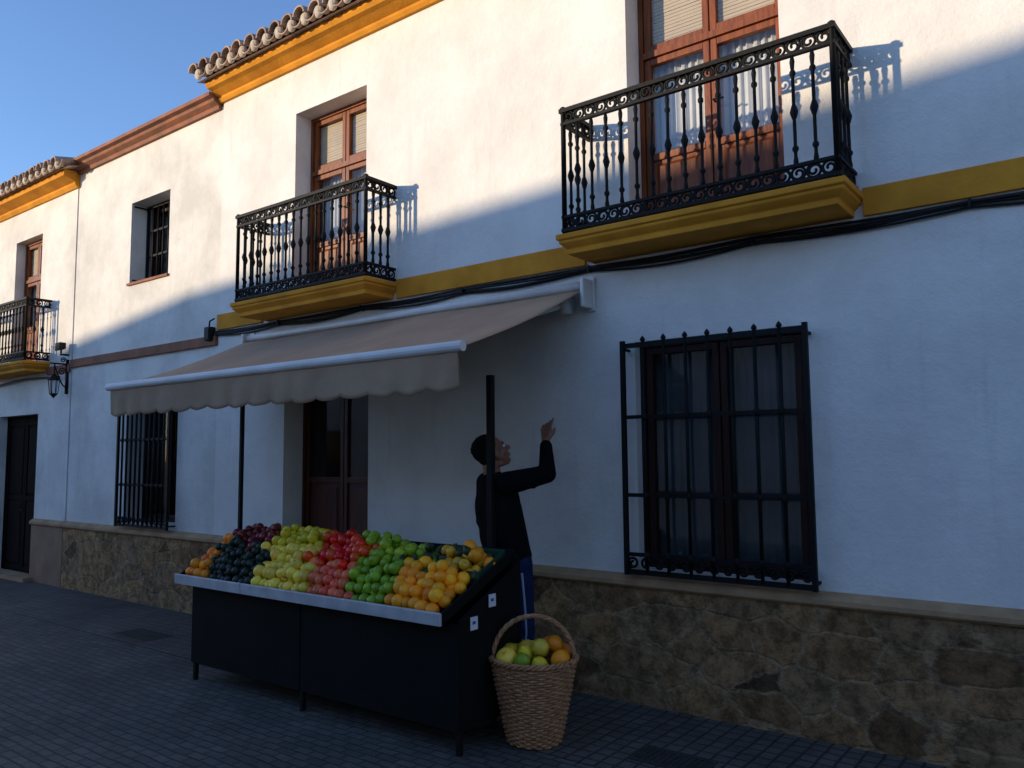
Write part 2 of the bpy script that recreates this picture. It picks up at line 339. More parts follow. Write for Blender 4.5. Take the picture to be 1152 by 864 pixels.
def balcony(par,xl,xr,pj,zs,zr,n,ns,label):
    global bal_me
    s=MB()
    prof=[(0.045,zs),(0.045,zs-.035),(.03,zs-.042),(.03,zs-.058),(0.01,zs-.078),(-.01,zs-.095),(-.01,zs-.13)]
    loops=[]
    for e,z in prof: loops.append([(xl-e,.03,z),(xl-e,-pj-e,z),(xr+e,-pj-e,z),(xr+e,.03,z)])
    s.loft(loops)
    slab=s.build('balcony',m_yel,par,bevel=.005);slab['label']=label
    z0=zs+.03;fh=.09
    hb=zr-fh-(z0+fh)
    def rail(z,t,name):
        h=t/2;mb=MB()
        mb.box(xl-h,xr+h,-pj-h,-pj+h,z-h*.6,z+h*.6).box(xl-h,xl+h,-pj+h,.02,z-h*.6,z+h*.6).box(xr-h,xr+h,-pj+h,.02,z-h*.6,z+h*.6)
        return mb.build(name,m_iron,slab)
    rail(zr,.045,'handrail');rail(zr-fh,.03,'rail');rail(z0+fh,.03,'rail');rail(z0,.034,'bottom_rail')
    for zz,nm in ((zr-fh/2,'scroll_frieze'),(z0+fh/2,'scroll_frieze')):
        mb=MB();rr=fh/2-.008
        def scroll(c,ax,sg):
            ax=V(ax);pts=[]
            for k in range(16): 
                t=2*PI*k/16;pts.append(V(c)+ax*rr*math.cos(t)+V((0,0,rr*math.sin(t))))
            mb.tube(pts,.008,5,True)
            pts=[]
            for k in range(14):
                t=k/13*PI*2.2;q=rr*(1-k/13*.75);pts.append(V(c)+ax*sg*q*math.cos(t)+V((0,0,sg*q*math.sin(t))))
            mb.tube(pts,.008,5)
        k=round((xr-xl)/(2*rr+.008))
        for i in range(k): scroll((xl+(i+.5)*(xr-xl)/k,-pj,zz),(1,0,0),1 if i%2 else -1)
        k=max(1,round(pj/(2*rr+.012)))
        for X in (xl,xr):
            for i in range(k): scroll((X,-pj+(i+.5)*pj/k,zz),(0,1,0),1 if i%2 else -1)
        mb.build(nm,m_iron,slab,True)
    zb=z0+fh+.004
    if bal_me is None:
        b=mk_baluster(hb);bal_me=b.data;bpy.data.objects.remove(b)
    pos=[(xl+(xr-xl)*i/(n-1),-pj) for i in range(1,n-1)]
    for X in (xl,xr): pos+=[(X,-pj*(i/ns)) for i in range(1,ns)]
    for X,Y in pos:
        o=bpy.data.objects.new('baluster',bal_me);col.objects.link(o);o.location=(X,Y,zb);put(o,slab)
    for X in (xl,xr):
        pm=MB().lathe([(.017,z0-.03),(.017,zr+.01),(.02,zr+.015),(.022,zr+.022),(.012,zr+.03),(0,zr+.033)],(X,-pj,0),10)
        pm.build('corner_post',m_iron,slab,True)
    return slab
def grille(par,x0,x1,z0,z1,pj,n,hz,label,scroll=True,spike=True,br=.0115):
    fr=MB();t=.014
    for z in (z0,z1): fr.box(x0,x1,-pj-t/2,-pj+t/2,z-.016,z+.016)
    for x in (x0,x1): fr.box(x-t,x+t,-pj-t,-pj+t,z0-.02,z1+(.035 if spike else .012))
    for z in (z0+.02,z1-.02):
        for x in (x0,x1): fr.box(x-.008,x+.008,min(-pj+t,.02),max(-pj+t,.02),z-.008,z+.008)
    root=fr.build('window_grille',m_iron,par);root['label']=label
    for z in hz: MB().box(x0+t,x1-t,-pj-.006,-pj+.01,z-.012,z+.012).build('cross_bar',m_iron,root)
    for i in range(1,n-1):
        x=x0+(x1-x0)*i/(n-1);top=z1+(.02 if spike else 0)
        mb=MB().cyl((x,-pj,z0),(x,-pj,top),br,seg=8)
        if spike: mb.lathe([(.01,top),(.019,top+.01),(.015,top+.022),(0,top+.04)],(x,-pj,0),8)
        for z in hz: mb.lathe([(.01,z-.026),(.019,z-.016),(.019,z+.016),(.01,z+.026)],(x,-pj,0),8)
        mb.build('vertical_bar',m_iron,root,True)
    if scroll:
        mb=MB();rr=.038;zz=z0+.055;k=int((x1-x0)/.085)
        for i in range(k):
            c=V((x0+(i+.5)*(x1-x0)/k,-pj,zz));sg=1 if i%2 else -1;pts=[]
            for q in range(18):
                tt=q/17*PI*2.6;r_=rr*(1-q/17*.7);pts.append(c+V((sg*r_*math.cos(tt),0,r_*math.sin(tt))))
            mb.tube(pts,.009,5)
        mb.build('scroll_frieze',m_iron,root,True)
    return root
def loopbox(mb,prof,x0,x1):
    mb.loft([[(x0,y,z) for y,z in prof],[(x1,y,z) for y,z in prof]])
def arc(cx,y,z,ri,ro,up=1,n=7):
    o=[(cx+ro*math.cos(PI*k/n),y,z+up*ro*math.sin(PI*k/n)) for k in range(n+1)]
    i=[(cx+ri*math.cos(PI*k/n),y,z+up*ri*math.sin(PI*k/n)) for k in range(n,-1,-1)]
    return o+i
def tiles(par,x0,x1,yf,z,slope,rows):
    mb=MB();p=.19;n=int((x1-x0)/p);L=.36
    for c in range(n):
        cx=x0+(c+.5)*p
        for k in range(rows):
            jy=rnd.uniform(-.014,.014) if k==0 else 0
            y0=yf+k*L*.9+jy;y1=y0+L;z0=z+k*L*.9*slope+.012;jx=rnd.uniform(-.006,.006)
            mb.loft([arc(cx+jx,y0,z0+.045,.066,.082),arc(cx,y1,z0+.035+L*slope*.93,.056,.07)])
        for k in range(rows):
            y0=yf+.04+k*L*.9;z0=z+k*L*.9*slope
            mb.loft([arc(cx+p/2,y0,z0+.07,.07,.084,-1),arc(cx+p/2,y0+L,z0+.065+L*slope,.06,.075,-1)])
    mb.bm.faces.ensure_lookup_table();nf=len(mb.bm.faces)
    for c in range(n):
        cx=x0+(c+.5)*p
        mb.ell((cx,yf+.07,z+.05),(.062,.035,.06),None,10,8)
    e=yf+rows*L*.9
    o=mb.build('roof',m_tile,par,False)
    o.data.materials.append(m_mort)
    for i,pl in enumerate(o.data.polygons):
        if i>=nf: pl.material_index=1;pl.use_smooth=True
    MB().quad([(x0,yf+.1,z-.004),(x1,yf+.1,z-.004),(x1,e+3,z+(e+3-yf)*slope-.03),(x0,e+3,z+(e+3-yf)*slope-.03)]).build('roof_deck',m_tile,o)
    return o
# ============================================================ main house
XC0,XC1=-7.35,4.0
C=empty('house',(XC0,0,0),'white house with ochre bands, two iron balconies and an awning over its door','house')
opC=[(-6.13,-5.14,3.05,4.88,.18),(-2.545,-1.5,3.05,4.95,.18),(-2.53,-1.43,.86,2.33,.07),(-6.24,-5.09,.02,2.3,.22)]
wall(XC0,XC1,0,5.42,opC,parent=C)
def base(par,x0,x1,mat,zt=.79,cap=True,capm=m_cap):
    MB().box(x0,x1,-.03,-.001,.0,zt-.05).build('stone_base',mat,par)
    if cap: 
        mb=MB();loopbox(mb,[(0.0,zt-.05),(-.045,zt-.05),(-.06,zt-.035),(-.06,zt-.01),(-.035,zt+.012),(0.0,zt+.03)],x0,x1);mb.build('base_moulding',capm,par)
base(C,XC0,-6.24,m_stone);base(C,-5.09,XC1,m_stone)
for a,b in ((XC0+.004,-6.59),(-4.74,-2.89),(-1.07,XC1)): MB().box(a,b,-.025,-.001,2.9,3.06).build('ochre_band',m_yel,C,bevel=.004)
mb=MB();loopbox(mb,[(.1,5.33),(-.03,5.33),(-.05,5.36),(-.05,5.385),(-.13,5.42),(-.18,5.43),(-.2,5.46),(-.2,5.5),(.1,5.5)],XC0-.03,XC1);mb.build('cornice',m_yel,C)
tiles(C,XC0-.1,XC1,-.36,5.49,.3,5)
joinery(C,'door',-6.13,-5.14,3.05,4.88,.18,m_wood,.5,transom=4.3,blind=True,curtain=m_curt,label='red-brown balcony door over the awning')
joinery(C,'door',-2.545,-1.5,3.05,4.95,.18,m_wood,.52,transom=4.34,blind=True,curtain=m_curt,label='large red-brown balcony door at upper right')
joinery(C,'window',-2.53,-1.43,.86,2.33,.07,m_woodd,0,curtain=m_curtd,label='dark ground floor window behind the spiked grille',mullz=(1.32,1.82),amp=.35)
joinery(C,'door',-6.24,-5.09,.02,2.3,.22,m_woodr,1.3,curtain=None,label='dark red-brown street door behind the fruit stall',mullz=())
MB().box(-6.2,-5.12,-.02,.2,.0,.05).build('door_step',m_cap,C)
balcony(C,-6.54,-4.78,.33,3.035,3.86,18,4,'iron balcony above the awning')
balcony(C,-2.845,-1.11,.34,3.035,3.88,17,4,'large iron balcony at upper right')
grille(C,-2.571,-1.394,.845,2.295,.09,9,(1.33,1.83,.955),'large black iron grille with spiked bars',br=.0115)
# ============================================================ middle house
XB0,XB1=-10.59,-7.35
B=empty('house',(XB0,0,0),'narrow white house with red-brown cornice and one barred upper window','house')
opB=[(-9.22,-8.37,3.65,4.62,.26),(-9.14,-8.08,.88,2.25,.2)]
wall(XB0,XB1,0,5.3,opB,y=.006,mat=m_whiteB,parent=B)
base(B,XB0,XB1,m_stone)
MB().box(XB0,XB1-.004,-.03,.004,2.75,2.85).build('brown_band',m_brn,B,bevel=.004)
mb=MB();loopbox(mb,[(.1,5.27),(-.03,5.27),(-.04,5.31),(-.09,5.34),(-.1,5.37),(-.15,5.38),(-.15,5.42),(.1,5.43)],XB0,XB1-.04);mb.build('cornice',m_brn,B)
joinery(B,'window',-9.22,-8.37,3.65,4.62,.26,m_woodd,0,curtain=m_curtd)
MB().box(-9.24,-8.35,-.02,.26,3.62,3.648).build('window_sill',m_brn,B)
grille(B,-9.19,-8.39,3.67,4.6,-.2,8,(4.0,4.3),'iron bars inside the upper window recess',scroll=False,spike=False)
joinery(B,'window',-9.14,-8.08,.88,2.25,.2,m_woodd,0,curtain=None)
grille(B,-9.16,-8.08,.85,2.3,.09,12,(1.3,1.8),'black iron grille left of the stall',scroll=True,spike=False,br=.013)
# ============================================================ far house
XA0,XA1=-20.0,-10.605
Ah=empty('house',(XA0,0,0),'far left white house with ochre eaves and a small iron balcony','house')
opA=[(-12.45,-11.6,2.88,4.68,.12),(-12.75,-11.5,.05,2.2,.1),(-16.5,-15.6,2.88,4.68,.12)]
wall(XA0,XA1,0,5.2,opA,y=-.004,mat=m_whiteB,parent=Ah)
base(Ah,XA0,-12.75,m_flatbase);base(Ah,-11.5,XA1,m_flatbase)
MB().box(XA0,-13.4,-.03,-.006,2.7,2.8).build('brown_band',m_brn,Ah);MB().box(-11.25,XA1,-.03,-.006,2.7,2.8).build('brown_band',m_brn,Ah)
mb=MB();loopbox(mb,[(.1,5.1),(-.03,5.1),(-.06,5.14),(-.06,5.17),(-.14,5.2),(-.2,5.22),(-.2,5.3),(.1,5.3)],XA0,XA1+.03);mb.build('cornice',m_yel,Ah)
tiles(Ah,XA0,XA1+.22,-.34,5.29,.3,4)
joinery(Ah,'door',-12.45,-11.6,2.88,4.68,.12,m_wood,.5,transom=4.1,blind=True,curtain=m_curt)
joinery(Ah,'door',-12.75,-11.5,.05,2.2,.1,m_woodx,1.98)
joinery(Ah,'door',-16.5,-15.6,2.88,4.68,.12,m_wood,.5,transom=4.1,blind=True,curtain=m_curt)
MB().box(-12.85,-11.4,-.14,.3,0,.06).build('door_step',m_cap,Ah)
balcony(Ah,-13.1,-11.25,.3,2.87,3.69,19,3,'small iron balcony on the far house')
# ============================================================ houses across the street (behind the photographer)
def opposite(pts,label,win):
    x0=pts[0][0];x1=pts[-1][0]
    r=empty('house',(x0,-9.2,0),label,'house')
    poly=[(x0,0)]+[(x,z) for x,z in pts]+[(x1,0)]
    mb=MB();mb.loft([[(x,-9.2,z) for x,z in poly],[(x,-15,z) for x,z in poly]]);mb.build('wall',m_whiteB,r)
    for x in win:
        w=MB().box(x-.45,x+.45,-9.2,-9.17,1,2.3);w.build('window',m_woodd,r)
        MB().box(x-.38,x+.38,-9.175,-9.16,1.07,2.23).build('pane',m_glass,r)
    return r
opposite([(-25,3.5),(-20.6,3.9),(-17.2,4.36),(-14.62,4.66)],'low white house across the street behind the viewer, farther along',(-22,-17))
opposite([(-14.6,4.66),(-11.6,4.76),(-9.1,4.86),(-6.6,5.0),(-2.6,5.2),(12,5.5)],'long white house across the street directly behind the viewer',(-12,-8,-4,0,4))
# ============================================================ awning
AX0,AX1=-6.76,-2.84;AZ0,AZ1=2.71,2.19;AY=-1.36
aw=empty('awning',((AX0+AX1)/2,0,2.7),'beige canvas awning with scalloped edge sheltering the fruit stall','awning')
mb=MB();nx,ny=60,10;gr=[]
for j in range(ny+1):
    f=j/ny;row=[]
    for i in range(nx+1):
        x=AX0+.03+(AX1-AX0-.06)*i/nx;sag=-.03*math.sin(PI*f)+.005*math.sin(i*.9)*f+.004*math.sin(i*.31+2)
        row.append(mb.bm.verts.new((x,-.05+(AY+.05)*f,AZ0+.02+(AZ1-AZ0-.02)*f+sag)))
    gr.append(row)
for j in range(ny):
    for i in range(nx): mb.bm.faces.new((gr[j][i],gr[j][i+1],gr[j+1][i+1],gr[j+1][i]))
cn=mb.build('canopy',m_fab,aw,True);so=cn.modifiers.new('s','SOLIDIFY');so.thickness=.003
mb=MB();nx=320;ns=16;rows=[]
for j in range(9):
    f=j/8;row=[]
    for i in range(nx+1):
        u=i/nx;x=AX0+.03+(AX1-AX0-.06)*u
        h=.205+.026*abs(math.sin(PI*ns*u))**.6+.003*math.sin(u*31)
        yy=AY-.03+f*(.009*math.sin(u*PI*ns*2+1)+.006*math.sin(u*47)+.005*math.sin(u*113+f))
        row.append(mb.bm.verts.new((x,yy,AZ1-.02-h*f)))
    rows.append(row)
for j in range(8):
    for i in range(nx): mb.bm.faces.new((rows[j][i],rows[j][i+1],rows[j+1][i+1],rows[j+1][i]))
vl=mb.build('valance',m_fab,aw,True);so=vl.modifiers.new('s','SOLIDIFY');so.thickness=.003
mb=MB();loopbox(mb,[(AY-.03+.028*math.cos(t*PI/6),AZ1+.028*math.sin(t*PI/6)*1.1) for t in range(12)],AX0-.01,AX1+.01);mb.build('front_bar',m_alu,aw)
mb=MB();mb.cyl((AX0+.03,-.07,AZ0+.035),(AX1-.06,-.07,AZ0+.035),.033,seg=16);mb.build('roller',m_alu,aw,True)
for X in (AX0+.0,AX1-.03):
    mb=MB();mb.box(X,X+.03,-.13,-.004,AZ0-.12,AZ0+.08).box(X-.02,X+.05,-.02,-.001,AZ0-.14,AZ0+.1);mb.build('bracket',m_alu,aw,bevel=.008)
for X,sg in ((AX0+.35,1),(AX1-.2,-1)):
    mb=MB();mb.box(X-.05,X+.05,-.1,-.001,AZ0-.14,AZ0-.02)
    e=(X+sg*.55,-.75,AZ0-.36);mb.tube([(X,-.06,AZ0-.08),e],.02,8);mb.tube([e,(X+sg*.1,AY,AZ1-.01)],.016,8);mb.ell(e,(.03,.03,.03))
    mb.build('folding_arm',m_alu,aw,True)
# ============================================================ cables
cb=empty('cable_bundle',(-7.4,-.03,2.85),'black cables running along the main facade under the ochre band','cable')
for k in range(4):
    pts=[];x=-7.45
    while x<4.0:
        seg=((x+7.45)%1.15)/1.15
        z=2.884-.011*k-(.008+.008*k)*math.sin(PI*seg)+.005*math.sin(x*3.1+k*1.7)
        pts.append((x,-.02-.009*((k*2)%3)+.004*math.sin(x*5+k),z));x+=.1
    MB().tube(pts,(.009,.008,.010,.007)[k],6).build('strand',m_rub,cb,True)
for i in range(10):
    x=-7.45+1.15*i
    MB().box(x-.006,x+.006,-.05,-.001,2.845,2.89).build('clip',m_rub,cb)
cb2=MB();pts=[(-20+i*.2,-.05-.006*math.sin(i),2.66+.02*math.sin(i*.5)) for i in range(47)];cb2.tube(pts,.012,6)
tag(cb2.build('cable',m_rub,None,True),'thin black cable along the far left house below its balcony','cable')
jb=MB();jb.box(-7.5,-7.40,-.07,-.001,2.8,2.94);jb.box(-7.49,-7.41,-.078,-.069,2.81,2.93);jb.tube([(-7.44,-.05,2.93),(-7.43,-.05,3.0),(-7.36,-.04,3.02)],.01,6)
tag(jb.build('junction_box',m_rub,None,bevel=.01),'small black junction box where the ochre band begins','junction box')
# ============================================================ wall lantern and floodlight
X=-10.68
lp=empty('wall_lantern',(X,0,2.6),'black iron wall lantern on scrolled bracket at the far house corner','lamp')
mb=MB();cy=-.17
mb.box(X-.02,X+.02,-.03,-.005,2.42,2.86);mb.tube([(X,-.02,2.8),(X,cy-.05,2.8)],.010,6)
mb.tube([(X,-.02,2.5)]+[(X,-.03-.14*f,2.5+.28*f**1.6) for f in (.2,.4,.6,.8,1)],.009,6)
for c,q in (((-.08,2.7),.05),((-.07,2.85),.035)):
    mb.tube([(X,c[0]+q*(1-k/24)*math.cos(k*.5),c[1]+q*(1-k/24)*math.sin(k*.5)) for k in range(20)],.007,6)
mb.tube([(X,cy,2.8),(X,cy,2.66)],.009,6);mb.build('bracket',m_iron,lp,True)
mb=MB()
mb.lathe([(0,2.67),(.02,2.665),(.035,2.64),(.07,2.6),(.075,2.59),(.062,2.585)],(X,cy,0),6);mb.lathe([(.045,2.42),(.048,2.41),(.03,2.39),(.01,2.37),(0,2.35)],(X,cy,0),6)
for k in range(6):
    t=2*PI*k/6;mb.cyl((X+.064*math.cos(t),cy+.064*math.sin(t),2.59),(X+.045*math.cos(t),cy+.045*math.sin(t),2.415),.005,seg=5)
mb.build('lantern_frame',m_iron,lp)
MB().lathe([(.04,2.42),(.058,2.585)],(X,cy,0),6).build('lantern_glass',m_glass,lp)
fl=empty('floodlight',(X,0,3.0),'small dark floodlight fixed above the wall lantern','lamp')
MB().tube([(X,-.005,2.92),(X,-.1,2.92),(X,-.1,3.0)],.014,6).build('mount',m_rub,fl,True)
MB().loft([[(X-.05,-.06,2.99),(X+.05,-.06,2.99),(X+.05,-.06,3.07),(X-.05,-.06,3.07)],[(X-.07,-.15,2.96),(X+.07,-.15,2.96),(X+.07,-.15,3.07),(X-.07,-.15,3.07)]]).build('housing',m_rub,fl,bevel=.01)
# ============================================================ drain grates
def grate(cx,cy,w,d,z,label):
    mb=MB();z1=z+.006
    mb.box(cx-w/2,cx+w/2,cy-d/2,cy-d/2+.025,z-.02,z1).box(cx-w/2,cx+w/2,cy+d/2-.025,cy+d/2,z-.02,z1).box(cx-w/2,cx-w/2+.025,cy-d/2+.025,cy+d/2-.025,z-.02,z1).box(cx+w/2-.025,cx+w/2,cy-d/2+.025,cy+d/2-.025,z-.02,z1)
    n=int(w/.035)
    for i in range(n):
        x=cx-w/2+.03+i*(w-.06)/n;mb.box(x,x+.014,cy-d/2+.025,cy+d/2-.025,z-.02,z1-.001)
    mb.box(cx-w/2+.002,cx+w/2-.002,cy-d/2+.002,cy+d/2-.002,z-.02,z+.001)
    tag(mb.build('drain_grate',m_grate),label,'drain')
m_grate=Mt('worn_iron',(.045,.043,.042),.6,(.025,.024,.023),20)
def G(px,py):
    u=(px-576)/900;v=(432-py)/900;d=Fw+R2*u+U2*v;t=-CL.z/d.z;return CL+d*t
q=G(160,715);grate(q.x,q.y,.55,.3,.005,'iron drain grate in the street left of the stall')
q=G(757,858);grate(q.x,q.y,.4,.22,.009,'iron drain grate in the pavement right of the basket')
# ============================================================ stall
SX0,SX1=-5.43,-2.88;SYF,SYB=-1.38,-.84
st=empty('market_stall',((SX0+SX1)/2,-1.1,GZ),'dark fruit stall with sloping display and pale front edge under the awning','market stall')
xm=-4.2
def board(y): return .70+(y+1.44)/(.6)*.26
for a,b in ((SX0,xm-.006),(xm+.006,SX1)): MB().box(a,b,SYF,SYF+.015,.13,.69).build('front_panel',m_stall,st,bevel=.003)
for x in (SX0+.0,SX1-.015):
    mb=MB();loop=[(SYF+.016,.13),(SYB,.13),(SYB,board(SYB)-.01),(SYF+.016,board(SYF)-.02)];loopbox(mb,loop,x,x+.015);mb.build('side_panel',m_stall,st)
MB().box(SX0,SX1,SYB+.001,SYB+.016,.13,1.0).build('back_panel',m_stall,st)
for x in (SX0+.02,xm,SX1-.02):
    for y in (SYF+.03,SYB-.02): MB().box(x-.014,x+.014,y-.014,y+.014,GZ-.004,.14).build('leg',m_iron,st)
mb=MB();loopbox(mb,[(-1.44,.685),(-1.44,.697),(SYB,board(SYB)),(SYB,board(SYB)-.015)],-5.48,-2.93);mb.build('display_board',m_stall,st)
for a,b in ((-5.52,-4.72),(-4.712,-2.93)):
    mb=MB();loopbox(mb,[(-1.455,.69),(-1.47,.69),(-1.475,.755),(-1.46,.76),(-1.455,.75)],a,b);mb.build('front_edge',m_lip,st,bevel=.002)
for x in (-5.5,-2.945):
    mb=MB();loopbox(mb,[(-1.453,.68),(-1.453,.755),(SYB,board(SYB)+.06),(SYB,board(SYB)-.02)],x,x+.015);mb.build('side_board',m_stall,st)
MB().box(-5.5,-2.93,SYB+.018,SYB+.032,.9,1.03).build('rear_board',m_stall,st)
for x,y,r,t in ((-5.47,-.97,.014,2.32),(-3.115,-.80,.02,2.09)):
    MB().box(x-r,x+r,y-r,y+r,GZ,t).build('pole',m_iron,st,bevel=.003)
cr=MB();cx0,cx1,cy0,cy1=-3.34,-2.96,-1.11,-.86
def bz(y): return board(y)+.012
for (a,b,c,d) in ((cx0,cx1,cy0,cy0+.012),(cx0,cx1,cy1-.012,cy1),(cx0,cx0+.012,cy0+.012,cy1-.012),(cx1-.012,cx1,cy0+.012,cy1-.012)):
    loops=[[(a,c,bz(c)),(b,c,bz(c)),(b,d,bz(d)),(a,d,bz(d))],[(a,c,bz(c)+.07),(b,c,bz(c)+.07),(b,d,bz(d)+.07),(a,d,bz(d)+.07)]]
    cr.loft(loops)
tag(cr.build('fruit_crate',m_green,None,bevel=.003),'dark green plastic crate at the right rear of the fruit display','crate')
for k,(y,z,lab) in enumerate(((-1.26,.68,'white price card clipped low on the right end of the stall'),(-1.1,.78,'white price card clipped nearer the pole on the right end of the stall'))):
    r=empty('price_card',(-2.86,y,z),lab,'price card')
    MB().box(-2.872,-2.868,y-.03,y+.03,z-.035,z+.035).build('card',m_card,r)
    MB().box(-2.8675,-2.8665,y-.015,y+.01,z-.005,z+.012).build('printed_mark',m_blue,r)
# ============================================================ fruit
def fmesh(kind,r,mat):
    mb=MB()
    if kind=='apple':
        pr=[(0,-.80),(.2,-.88),(.5,-.86),(.8,-.6),(.97,-.2),(1.0,.15),(.9,.55),(.65,.83),(.35,.92),(.15,.84),(0,.7)]
        mb.lathe([(a*r,b*r) for a,b in pr],(0,0,0),18);mb.tube([(0,0,.68*r),(.03*r,0,.95*r),(.1*r,0,1.1*r)],.045*r,5)
    elif kind=='round':
        pr=[(math.sin(t*PI/11)*r*(1 if t else 0),-math.cos(t*PI/11)*r*.95) for t in range(12)];pr[-1]=(0,.9*r);mb.lathe(pr,(0,0,0),18)
    elif kind=='lemon':
        pr=[(0,-1.14),(.1,-1.12),(.22,-1.02),(.6,-.83),(.92,-.4),(1,0),(.92,.4),(.6,.83),(.24,1.02),(.13,1.12),(0,1.15)];mb.lathe([(a*r,b*r) for a,b in pr],(0,0,0),16)
    elif kind=='pear':
        pr=[(0,-.95),(.5,-.9),(.9,-.5),(1,-.1),(.9,.3),(.65,.7),(.45,1.05),(.35,1.3),(.15,1.42),(0,1.42)];mb.lathe([(a*r,b*r) for a,b in pr],(0,0,0),14);mb.tube([(0,0,1.4*r),(.1*r,0,1.75*r)],.05*r,5)
    o=mb.build('x',mat,None,True);me=o.data;bpy.data.objects.remove(o);return me
FR={}
def fdef(key,name,shape,r,c,c2,label,group,rough=.35,vs=25,bump=.12,rand=1):
    ma=Mt(key+'_skin',c,rough,c2,vs,bump,90,.002,rand=rand,spec=.4)
    FR[key]=(name,fmesh(shape,r,ma),r,label,group)
fdef('orange','orange','round',.036,(1,.27,.008),(.9,.2,.006),'bright orange in the front left corner of the stall','oranges at the left front of the stall',.45)
fdef('fig','plum','round',.029,(.016,.038,.02),(.01,.018,.011),'blackish green plum in the dark heap at the left front of the stall','blackish plums at the left front of the stall',.5)
fdef('plum','plum','round',.031,(.28,.012,.016),(.11,.008,.012),'dark red plum in the heap at the left rear of the stall','dark red plums at the left rear of the stall',.35)
fdef('pear','pear','lemon',.034,(.82,.6,.02),(.66,.5,.02),'yellow-green lemon at the back of the stall between plums and red apples','yellow-green lemons at the rear of the stall',.4)
fdef('yapple','apple','apple',.037,(.97,.68,.09),(.88,.58,.05),'pale yellow apple at the front of the stall','pale yellow apples at the front of the stall')
fdef('pink','peach','apple',.036,(.92,.06,.06),(.9,.2,.07),'pinkish red peach at the front of the stall between yellow and green fruit','pinkish peaches at the front of the stall',.4,vs=14)
fdef('red','apple','apple',.036,(.92,.022,.006),(.7,.012,.005),'glossy red apple in the middle rear heap of the stall','red apples at the rear of the stall',.25)
fdef('green','apple','apple',.036,(.36,.48,.02),(.24,.37,.016),'green apple at the rear centre of the stall','green apples at the rear of the stall',.3)
fdef('lime','lime','lemon',.033,(.3,.46,.02),(.15,.3,.012),'green lime at the front of the stall beside the oranges','green limes at the front of the stall',.35)
fdef('mango','orange','round',.040,(1,.42,.012),(1,.29,.008),'large golden orange at the right front of the stall','golden oranges at the right front of the stall',.45)
fdef('avo','avocado','pear',.030,(.04,.08,.02),(.022,.04,.013),'dark green avocado at the right rear of the stall','avocados at the right rear of the stall',.45)
fdef('yr','apple','apple',.036,(.85,.5,.03),(.7,.32,.02),'golden apple among the avocados at the right rear of the stall','golden apples at the right rear of the stall')
def fruit(key,p,lab=None,grp=None,s=None):
    name,me,r,label,group=FR[key]
    o=bpy.data.objects.new(name,me);col.objects.link(o);o.location=p
    o.rotation_euler=(rnd.uniform(-1.2,1.2),rnd.uniform(-1.2,1.2),rnd.uniform(0,6.28))
    s=(s or 1)*rnd.uniform(.88,1.14);o.scale=(s,s,s*rnd.uniform(.94,1.04))
    return tag(o,lab or label,name,grp or group)
BF=[-5.5,-5.22,-4.62,-4.1,-3.72,-3.38,-2.95]
BB=[-5.5,-5.42,-5.0,-4.52,-4.02,-3.57,-2.95]
def which(x,t):
    t=min(max(t+rnd.uniform(-.09,.09),0),1)
    e=[a+(b-a)*t+.03*math.sin(t*11+i*2) for i,(a,b) in enumerate(zip(BF,BB))]
    x+=rnd.uniform(-.04,.04)
    if x<e[1]: return 'orange'
    if x<e[2]: return 'fig' if t<.45 else 'plum'
    if x<e[3]: return 'yapple' if t<.5 else 'pear'
    if x<e[4]: return 'pink' if t<.36 else 'red'
    if x<e[5]: return 'lime' if t<.45 else 'green'
    if t<.5: return 'mango'
    return rnd.choice(['avo','avo','yr','green'] if x<-3.25 else ['avo','yr','mango'])
YF,YB=-1.43,-.87
def grow(small,layer):
    d=.056 if small else .069
    y=YF+.034+layer*d*.5;j=0
    zoff=layer*(d*.62)
    while y<YB-layer*.02:
        x=-5.455+layer*.05+(j%2)*d*.5
        while x<-2.985-layer*.05:
            t=(y-YF)/(YB-YF);k=which(x,t);sm=k in('fig','plum')
            if sm==small:
                r=FR[k][2]
                wob=.5+.5*math.sin(x*7.3+1)*math.cos(y*9)
                lift=max(0,min(1,(-3.7-x)/.8))*.05*t**1.2*(1 if layer else .6)
                z=board(y)+r+zoff+rnd.uniform(-.006,.014)+.045*math.sin(PI*min(1,max(0,t)))*wob*(1 if layer else .4)+lift
                keep=1 if layer==0 else (.96 if layer==1 else .42*(math.sin(PI*min(1,t*.8+.1))))
                if rnd.random()<keep: fruit(k,(x+rnd.uniform(-.012,.012),y+rnd.uniform(-.012,.012),z))
            x+=d
        y+=d*.88;j+=1
for L in (0,1,2): grow(False,L)
for L in (0,1,2,3): grow(True,L)
# ============================================================ basket
BX,BY=-2.70,-.945
bk=empty('wicker_basket',(BX,BY,GZ),'tall wicker basket with arched handle holding fruit beside the stall','basket')
H=.45;r0=.14;r1=.235
def rad(z):
    f=z/H;return r0+(r1-r0)*f**.85
mb=MB();NS=32
for k in range(NS):
    t=2*PI*k/NS;mb.tube([(BX+rad(z)*math.cos(t),BY+rad(z)*math.sin(t),GZ+z) for z in (.005,.1,.2,.3,.4,H)],.005,5)
nr=34
for i in range(nr):
    z=.01+i*(H-.018)/nr
    pts=[]
    for q in range(NS*4):
        t=2*PI*q/(NS*4);rr=rad(z)+.007*math.cos(t*NS/2+(PI if i%2 else 0));pts.append((BX+rr*math.cos(t),BY+rr*math.sin(t),GZ+z+.002*math.sin(t*3+i)))
    mb.tube(pts,.0066,5,True)
mb.build('woven_body',m_wick,bk,True)
MB().lathe([(0,.012),(r0-.005,.012),(r0-.005,.022),(0,.022)],(BX,BY,GZ),24).build('base',m_wick,bk)
mb=MB()
